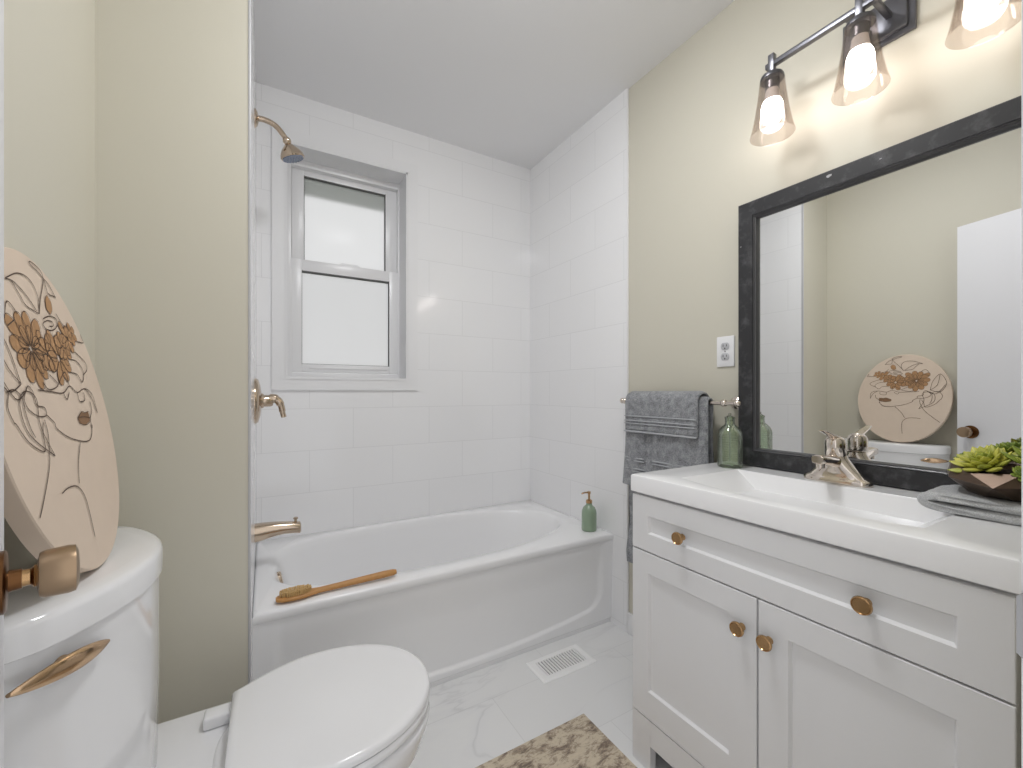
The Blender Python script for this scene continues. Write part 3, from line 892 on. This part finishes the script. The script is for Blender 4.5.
# ---- clear green ribbed soap bottle on the counter
sb = thing('soap_bottle', 'clear ribbed green glass soap bottle on the vanity top', 'soap dispenser', (1.382, .868, CZ))
b = BM()
prof = [(.034, 0), (.0385, .003), (.0395, .008)]
for k in range(13):
    z = .012 + k * .0078; prof += [(.0380, z), (.0402, z + .002), (.0402, z + .0048), (.0380, z + .0066)]
prof += [(.038, .118), (.033, .130), (.022, .141), (.0155, .147), (.0150, .164), (.0165, .166), (.0165, .172)]
inn = [(.0145, .172), (.0128, .150), (.020, .139), (.031, .127), (.0365, .115), (.0365, .012), (.030, .008), (.004, .008)]
lathe(b, prof + inn, (1.382, .868, CZ), (0, 0, 1), 44)
obj('bottle', b, GREENG, sb, angle=50)
b = BM(); lathe(b, [(.0125, .158), (.0125, .172), (.008, .176), (.0045, .177), (.0045, .184), (.001, .185)], (1.382, .868, CZ), (0, 0, 1), 24)
tube(b, [(1.382, .868, CZ + .16), (1.381, .868, CZ + .02)], .0022, 8)
obj('pump', b, thin_glass('clear_pump_plastic', (.78, .80, .76, 1), .2), sb)

# ---- folded washcloth and planter with succulents
def fold_sheet(b, path, th, x0, x1, amp=.002, nx_=14, seed=1):
    """thick sheet: 2D path in (y,z), extruded between x0 and x1"""
    rnd = random.Random(seed)
    P = smooth_path([(0, y, z) for y, z in path], 5)
    out = []
    for k in range(len(P)):
        d = (P[min(k + 1, len(P) - 1)] - P[max(k - 1, 0)]).normalized()
        out.append(Vector((0, -d.z, d.y)))
    rings = []
    for i in range(nx_ + 1):
        t = i / nx_; x = x0 + (x1 - x0) * t
        h = th / 2 * (1 if 0 < i < nx_ else .55)
        w1, w2 = rnd.uniform(-amp, amp), rnd.uniform(-amp, amp)
        R_ = []
        for k, p in enumerate(P): q = p + out[k] * h; R_.append((x + w2 * math.sin(k * .3), q.y + w1, max(q.z, CZ + .0005)))
        for k in range(len(P) - 1, -1, -1): q = P[k] - out[k] * h; R_.append((x + w2 * math.sin(k * .3), q.y + w1, max(q.z, CZ + .0005)))
        rings.append(R_)
    loft(b, rings)
b = BM()
fold_sheet(b, [(.150, CZ + .011), (.21, CZ + .0105), (.27, CZ + .0100), (.310, CZ + .0105), (.332, CZ + .015), (.337, CZ + .024), (.325, CZ + .0315), (.29, CZ + .0325), (.24, CZ + .031), (.195, CZ + .030), (.158, CZ + .032)], .0200, 1.240, 1.405, .004)
tag(obj('washcloth', b, CLOTH, angle=70), 'light grey washcloth folded under the bronze planter', 'washcloth')
PX, PY, PZ = 1.328, .232, CZ + .0425
pl = thing('planter', 'faceted bronze bowl planted with green succulents on a folded washcloth', 'planter', (PX, PY, PZ))
b = BM()
rnd = random.Random(3)
k = 7
def pring(r, z, ph, jz, seed): 
    q = random.Random(seed)
    return [(PX + r * 1.0 * math.cos(2 * PI * (i + ph) / k) * q.uniform(.94, 1.06), PY + r * .92 * math.sin(2 * PI * (i + ph) / k) * q.uniform(.94, 1.06), z + q.uniform(-jz, jz)) for i in range(k)]
loft(b, [pring(.056, PZ, 0, 0, 1), pring(.100, PZ + .032, .5, .008, 2), pring(.086, PZ + .056, 0, .010, 5), pring(.078, PZ + .054, 0, .008, 5), pring(.070, PZ + .040, 0, 0, 6)])
# split quads so every facet is a flat triangle
bmesh.ops.triangulate(b, faces=[f for f in b.faces if len(f.verts) == 4])
obj('bowl', b, BOWL, pl, smooth=False)
b = BM(); lathe(b, [(.070, .036), (.068, .045), (.04, .050), (.002, .052)], (PX, PY, PZ), (0, 0, 1), 20)
obj('soil', b, SOIL, pl)
def rosette(c, r, tilt, seed, hue):
    b = BM(); lay = b.loops.layers.float_color.new('tint')
    q = random.Random(seed)
    ax = Vector(tilt).normalized(); _, U, V_ = frame_of(ax)
    c = Vector(c)
    gold = PI * (3 - 5 ** .5)
    nl = 46
    for i in range(nl):
        t = i / nl                                         # 0 centre .. 1 outer
        a = i * gold
        L = r * (.30 + .70 * t ** .8) * q.uniform(.92, 1.08); wd = L * .17 + .003
        el = math.radians(82 - 74 * t ** .8)
        d = (U * math.cos(a) + V_ * math.sin(a)) * math.cos(el) + ax * math.sin(el)
        s_ = ax.cross(U * math.cos(a) + V_ * math.sin(a)).normalized()
        nrm = d.cross(s_).normalized()
        if nrm.dot(ax) < 0: nrm = -nrm
        base = c + ax * (.012 * (1 - t))
        rings = []
        for u_, w_, lift in ((0, .35, 0), (.3, .75, 0), (.6, 1, .02), (.82, .72, .06), (.95, .28, .10), (1, .05, .12)):
            p = base + d * (L * u_) + nrm * (L * lift)
            w = wd * w_; h = wd * .32 * w_ + .0006
            rings.append([p + s_ * w * math.cos(x) + nrm * h * math.sin(x) for x in [2 * PI * k / 8 for k in range(8)]])
        R_ = loft(b, rings)
        tone = max(0, min(1, hue + q.uniform(-.18, .18) + .18 * t))
        vs = {v for rr in R_ for v in rr}
        for f in {f for v in vs for f in v.link_faces}:
            for lp in f.loops: lp[lay] = (tone, tone, tone, 1)
    return obj('succulent', b, LEAF, pl, angle=80)
rosette((1.296, .250, PZ + .058), .060, (-.40, .30, 1), 1, .68)
rosette((1.300, .176, PZ + .066), .064, (-.30, -.2, 1), 2, .42)
rosette((1.372, .228, PZ + .078), .046, (.1, .2, 1), 3, .30)
rosette((1.356, .290, PZ + .056), .032, (.2, .5, 1), 4, .2)
rosette((1.262, .196, PZ + .052), .026, (-.6, -.2, 1), 5, .25)

# ================================================================ RIGHT WALL
MY0, MY1, MZ0, MZ1, MXF = .120, .882, .8925, 1.810, 1.452
mi = thing('wall_mirror', 'large rectangular mirror in a scuffed black frame above the sink', 'mirror', (1.48, .50, MZ0))
def fr(ins, x): return [(x, MY0 + ins, MZ0 + ins), (x, MY1 - ins, MZ0 + ins), (x, MY1 - ins, MZ1 - ins), (x, MY0 + ins, MZ1 - ins)]
b = BM()
rings = [fr(0, XP - .001), fr(0, MXF + .003), fr(.003, MXF), fr(.050, MXF + .002), fr(.052, XP - .001)]
R_ = loft(b, rings, False, False)
for i in range(4):
    j = (i + 1) % 4; b.faces.new((R_[-1][i], R_[-1][j], R_[0][j], R_[0][i]))
mf = obj('frame', b, FRAME, mi, smooth=False)
b = BM()
R_ = loft(b, [fr(.0505, XP - .003), fr(.0505, MXF + .004), fr(.053, MXF + .003), fr(.056, MXF + .008), fr(.059, MXF + .009), fr(.062, MXF + .020), fr(.062, XP - .003)], False, False)
for i in range(4):
    j = (i + 1) % 4; b.faces.new((R_[-1][i], R_[-1][j], R_[0][j], R_[0][i]))
obj('inner_lip', b, LIP, mi, smooth=False)
obj('glass', box(BM(), 1.474, 1.479, MY0 + .058, MY1 - .058, MZ0 + .058, MZ1 - .058), MIRR, mi, smooth=False)
b = BM()
rq = random.Random(11)
for (y, z, w, h) in ((.601, 1.793, .019, .011), (.871, 1.661, .007, .004), (.48, 1.786, .008, .003)):
    b = BM(); pts = [(y + w / 2 * math.cos(2 * PI * i / 10) * rq.uniform(.6, 1), z + h / 2 * math.sin(2 * PI * i / 10) * rq.uniform(.5, 1)) for i in range(10)]
    b.faces.new([b.verts.new((MXF - .0004, p, q)) for p, q in pts])
    obj('paint_chip', b, CHIP, mi, smooth=False, label='pale chip in the black paint')

# ---- three-light vanity fixture
LX, LY, LZ = 1.38, .500, 2.172
vl = thing('vanity_light', 'grey steel three-light fixture with smoky glass shades above the mirror', 'wall light', (1.49, LY, LZ))
b = BM()
def plate(y, z, x0, x1, hw, hz, bev): box(b, x0, x1, y - hw, y + hw, z - hz, z + hz, bev)
plate(LY, LZ + .005, XP - .012, XP - .0005, .082, .060, .003); plate(LY, LZ + .005, XP - .024, XP - .011, .068, .046, .004)
obj('backplate', b, GUNM, vl)
b = BM(); box(b, LX - .008, LX + .008, LY - .245, LY + .245, LZ, LZ + .016, .002)
for s in (-.030, .030): box(b, LX, XP - .018, LY + s - .007, LY + s + .007, LZ + .001, LZ + .015, .002)
obj('crossbar', b, GUNM, vl)
for k in (-1, 0, 1):
    y = LY + k * .227
    b = BM(); box(b, LX - .009, LX + .009, y - .009, y + .009, LZ - .022, LZ + .040, .002)
    lathe(b, [(.010, -.018), (.030, -.026), (.033, -.032), (.033, -.040), (.020, -.041), (.020, -.070), (.016, -.070)], (LX, y, LZ), (0, 0, 1), 32)
    hd_ = obj('lamp_holder', b, GUNM, vl)
    b = BM()
    zt, zb = LZ - .034, 1.960
    H_ = zt - zb
    po = [(.0300, 0), (.0345, -.007), (.0390, -.05), (.0475, -.11), (.0560, -.155), (.0620, -H_)]
    pi_ = [(r - .0022, h) for r, h in po][::-1]
    lathe(b, po + [(.0615, -H_ - .0015)] + pi_, (LX, y, zt), (0, 0, 1), 48, False, False)
    obj('lamp_shade', b, SMOKE, vl, angle=60, label='smoky flared glass shade')
    b = BM(); lathe(b, [(.0165, 2.112), (.018, 2.100), (.020, 2.085), (.0240, 2.066)], (LX, y, 0), (0, 0, 1), 28)
    nk = obj('bulb_neck', b, BULBN, vl)
    b = BM(); lathe(b, [(.0240, 2.066), (.0285, 2.056), (.0310, 2.042), (.0310, 2.026), (.0275, 2.012), (.0195, 2.001), (.010, 1.996), (.001, 1.995)], (LX, y, 0), (0, 0, 1), 32)
    obj('bulb', b, BULBM, vl, label='lit white bulb')

# ---- unseen fill lamp, added at the ceiling to even out the brightness
cl_ = thing('fill_ceiling_light', 'added unseen fill lamp with white diffuser on the ceiling over the toilet and vanity', 'fill light', (.58, .88, ZC - .075))
b = BM(); lathe(b, [(.165, -.0005), (.168, -.012), (.168, -.026), (.158, -.028), (.158, -.0005)], (.58, .88, ZC), (0, 0, 1), 48, False, False)
obj('fill_lamp_rim', b, STEEL, cl_)
b = BM(); lathe(b, [(.157, -.020), (.157, -.030), (.150, -.042), (.125, -.058), (.080, -.070), (.03, -.075), (.001, -.0755)], (.58, .88, ZC), (0, 0, 1), 48)
obj('diffuser', b, emit('fill_diffuser', (.975, .985, 1, 1), CEIL_FILL), cl_)

# ---- outlet
ou = thing('wall_outlet', 'white duplex outlet on the wall left of the mirror', 'outlet', (XP, .957, 1.243))
b = BM(); box(b, XP - .006, XP - .0005, .922, .992, 1.243, 1.358, .003)
obj('cover_plate', b, OUTW, ou)
for z in (1.281, 1.320):
    b = BM(); rings = []
    for x, s in ((XP - .0050, 1), (XP - .0075, 1), (XP - .0082, .92)):
        rings.append([(x, .957 + .0168 * s * math.cos(a), z + max(-.0135, min(.0135, .0168 * math.sin(a))) * s) for a in [2 * PI * i / 28 for i in range(28)]])
    loft(b, rings); r_ = obj('receptacle', b, OUTG, ou)
    b = BM(); box(b, XP - .0087, XP - .008, .9625, .9648, z - .002, z + .008); box(b, XP - .0087, XP - .008, .9492, .9515, z - .001, z + .007)
    lathe(b, [(.0026, 0), (.0026, .0007)], (XP - .008, .957, z - .0075), (-1, 0, 0), 12)
    obj('slots', b, BLACKP, r_)
b = BM(); lathe(b, [(.003, 0), (.003, .001), (.001, .0015)], (XP - .006, .957, 1.3005), (-1, 0, 0), 12)
obj('screw', b, STEEL, ou)

# ---- towel bar with two towels
BX, BZ = 1.422, 1.108
tb = thing('towel_bar', 'nickel towel bar with ball ends on the right wall', 'towel bar', (XP, 1.15, BZ))
b = BM(); tube(b, [(BX, .872, BZ), (BX, 1.405, BZ)], .0075, 16); obj('rod', b, CHROME, tb)
for y, e in ((.915, -1), (1.396, 1)):
    b = BM(); lathe(b, [(.0225, .0005), (.0225, .005), (.016, .010), (.0095, .014), (.0085, XP - BX)], (XP, y, BZ), (-1, 0, 0), 28)
    sphere(b, (BX, y, BZ), .0135, 20, 12); obj('bracket', b, CHROME, tb)
    b = BM(); sphere(b, (BX, .866 if e < 0 else 1.412, BZ), .0125, 20, 12); obj('finial', b, CHROME, tb)

def drape(b, y0, y1, r, zf, zb, th, seed, wob=.004, ny=30, front_only=None, xb=None, lean=0):
    """towel draped over the rod: front hem at zf, back hem at zb, inner radius r"""
    q = random.Random(seed)
    ph = [q.uniform(0, 6) for _ in range(4)]
    path = []
    for k in range(14): t = k / 14; path.append((r, zb + (BZ - zb) * t))
    for k in range(13): a = PI * k / 12; path.append((r * math.cos(a), BZ + r * math.sin(a)))
    for k in range(1, 19): t = k / 18; path.append((-r, BZ + (zf - BZ) * t))
    n_ = len(path)
    rings = []
    for i in range(ny + 1):
        t = i / ny; y = y0 + (y1 - y0) * t
        h = th * (1 if 0 < i < ny else .5)
        O_, I_ = [], []
        for k, (x, z) in enumerate(path):
            d = (path[min(k + 1, n_ - 1)][0] - path[max(k - 1, 0)][0], path[min(k + 1, n_ - 1)][1] - path[max(k - 1, 0)][1])
            l_ = math.hypot(*d); nx_, nz_ = -d[1] / l_, d[0] / l_
            fr_ = max(0, (BZ - z)) / .4
            w = wob * fr_ * (math.sin(y * 34 + ph[0] + z * 5) + .6 * math.sin(y * 71 + ph[1]))
            if x > 0: w *= .25
            wy = .006 * fr_ * math.sin(z * 22 + ph[2]) * (abs(2 * t - 1) ** 3) + lean * fr_ * (1 if x <= 0 else .6) * (t)
            dz = .003 * math.sin(y * 17 + ph[3]) * fr_
            ex = h * (1 if 0 < k < n_ - 1 else .4)
            I_.append((BX + x + w, y + wy, z + dz)); O_.append((BX + x - nx_ * 0 + (-ex if nx_ > 0 else ex) * abs(nx_) + w, y + wy, z + dz + ex * abs(nz_) * (1 if z >= BZ else 0)))
        rings.append(O_ + I_[::-1])
    loft(b, rings)
b = BM()
drape(b, .968, 1.362, .013, .742, .372, .010, 5, .003, lean=.03)
bt = obj('bath_towel', b, TOWEL, angle=70)
tag(bt, 'dark grey bath towel hanging low on the towel bar beneath the hand towel', 'towel')
def hang(b, y0, y1, x, z0, z1, th, seed, lean=0):
    """flat hanging fold in front of a towel"""
    q = random.Random(seed); ph = q.uniform(0, 6); rings = []
    ny = 16
    for i in range(ny + 1):
        t = i / ny; y = y0 + (y1 - y0) * t; e = math.sin(PI * t) ** .35 if 0 < t < 1 else 0
        R1, R2 = [], []
        for k in range(11):
            z = z0 + (z1 - z0) * k / 10
            w = .003 * math.sin(y * 50 + ph + z * 8)
            yy = y + lean * (1 - k / 10) * t
            R1.append((x - th * (.25 + .75 * e) + w, yy, z)); R2.append((x + .001 + w, yy, z))
        rings.append(R1 + R2[::-1])
    loft(b, rings)
b = BM(); hang(b, .985, 1.214, BX - .022, .742, 1.09, .013, 2); hang(b, 1.250, 1.358, BX - .022, .738, 1.09, .013, 3, .028)
obj('front_fold', b, TOWEL, bt, angle=70)
b = BM()
for z in (.800, .812, .846, .858): box(b, BX - .0375, BX - .030, 0.990, 1.210, z, z + .005, .002); box(b, BX - .0375, BX - .030, 1.256, 1.352, z, z + .005, .002)
obj('woven_band', b, HEM, bt)
b = BM()
drape(b, .995, 1.356, .0345, .978, .940, .010, 9, .003)
ht = obj('hand_towel', b, TOWEL, angle=70)
tag(ht, 'grey hand towel folded over the top of the bath towel', 'towel')
b = BM()
box(b, BX - .0495, BX - .036, 0.9945, 1.358, .974, .981, .003)
obj('hem', b, HEM, ht)
b = BM()
for z in (1.010, 1.022, 1.042): box(b, BX - .0488, BX - .040, 0.997, 1.355, z, z + .004, .0015)
obj('woven_band', b, HEM, ht)

# ================================================================ FLOOR THINGS
vn = thing('floor_vent', 'white louvred floor vent in front of the bathtub', 'floor vent', (1.083, 1.43, 0))
vx0, vx1, vy0, vy1 = .947, 1.220, 1.357, 1.500
b = BM()
ix0, ix1, iy0, iy1 = vx0 + .034, vx1 - .034, vy0 + .028, vy1 - .026
def vr(x0, x1, y0, y1, z): return [(x0, y0, z), (x1, y0, z), (x1, y1, z), (x0, y1, z)]
R_ = loft(b, [vr(vx0, vx1, vy0, vy1, .0003), vr(vx0 + .001, vx1 - .001, vy0 + .001, vy1 - .001, .003), vr(vx0 + .008, vx1 - .008, vy0 + .008, vy1 - .008, .006), vr(ix0, ix1, iy0, iy1, .006), vr(ix0, ix1, iy0, iy1, .0003)], False, False)
for i in range(4):
    j = (i + 1) % 4; b.faces.new((R_[-1][i], R_[-1][j], R_[0][j], R_[0][i]))
obj('vent_frame', b, VENTM, vn, smooth=False)
b = BM()
for i in range(15):
    x = ix0 + (ix1 - ix0) * (i + .5) / 15
    box(b, x - .0041, x + .0041, iy0, iy1, .0018, .0054)
obj('louvers', b, VENTM, vn, smooth=False)
obj('duct_opening', box(BM(), ix0, ix1, iy0, iy1, .0002, .0010), VENTD, vn, smooth=False)

b = BM()
rx0, rx1, ry0, ry1 = .44, .976, .30, 1.157
rings = []
for z, ins in ((.0005, .001), (.006, 0), (.008, .002)):
    rings.append([(rx0 + ins, ry0 + ins, z), (rx1 - ins, ry0 + ins, z), (rx1 - ins, ry1 - ins, z), (rx0 + ins, ry1 - ins, z)])
loft(b, rings)
tag(obj('bath_rug', b, RUG, smooth=False), 'beige and brown mottled bath rug on the floor before the vanity', 'rug')
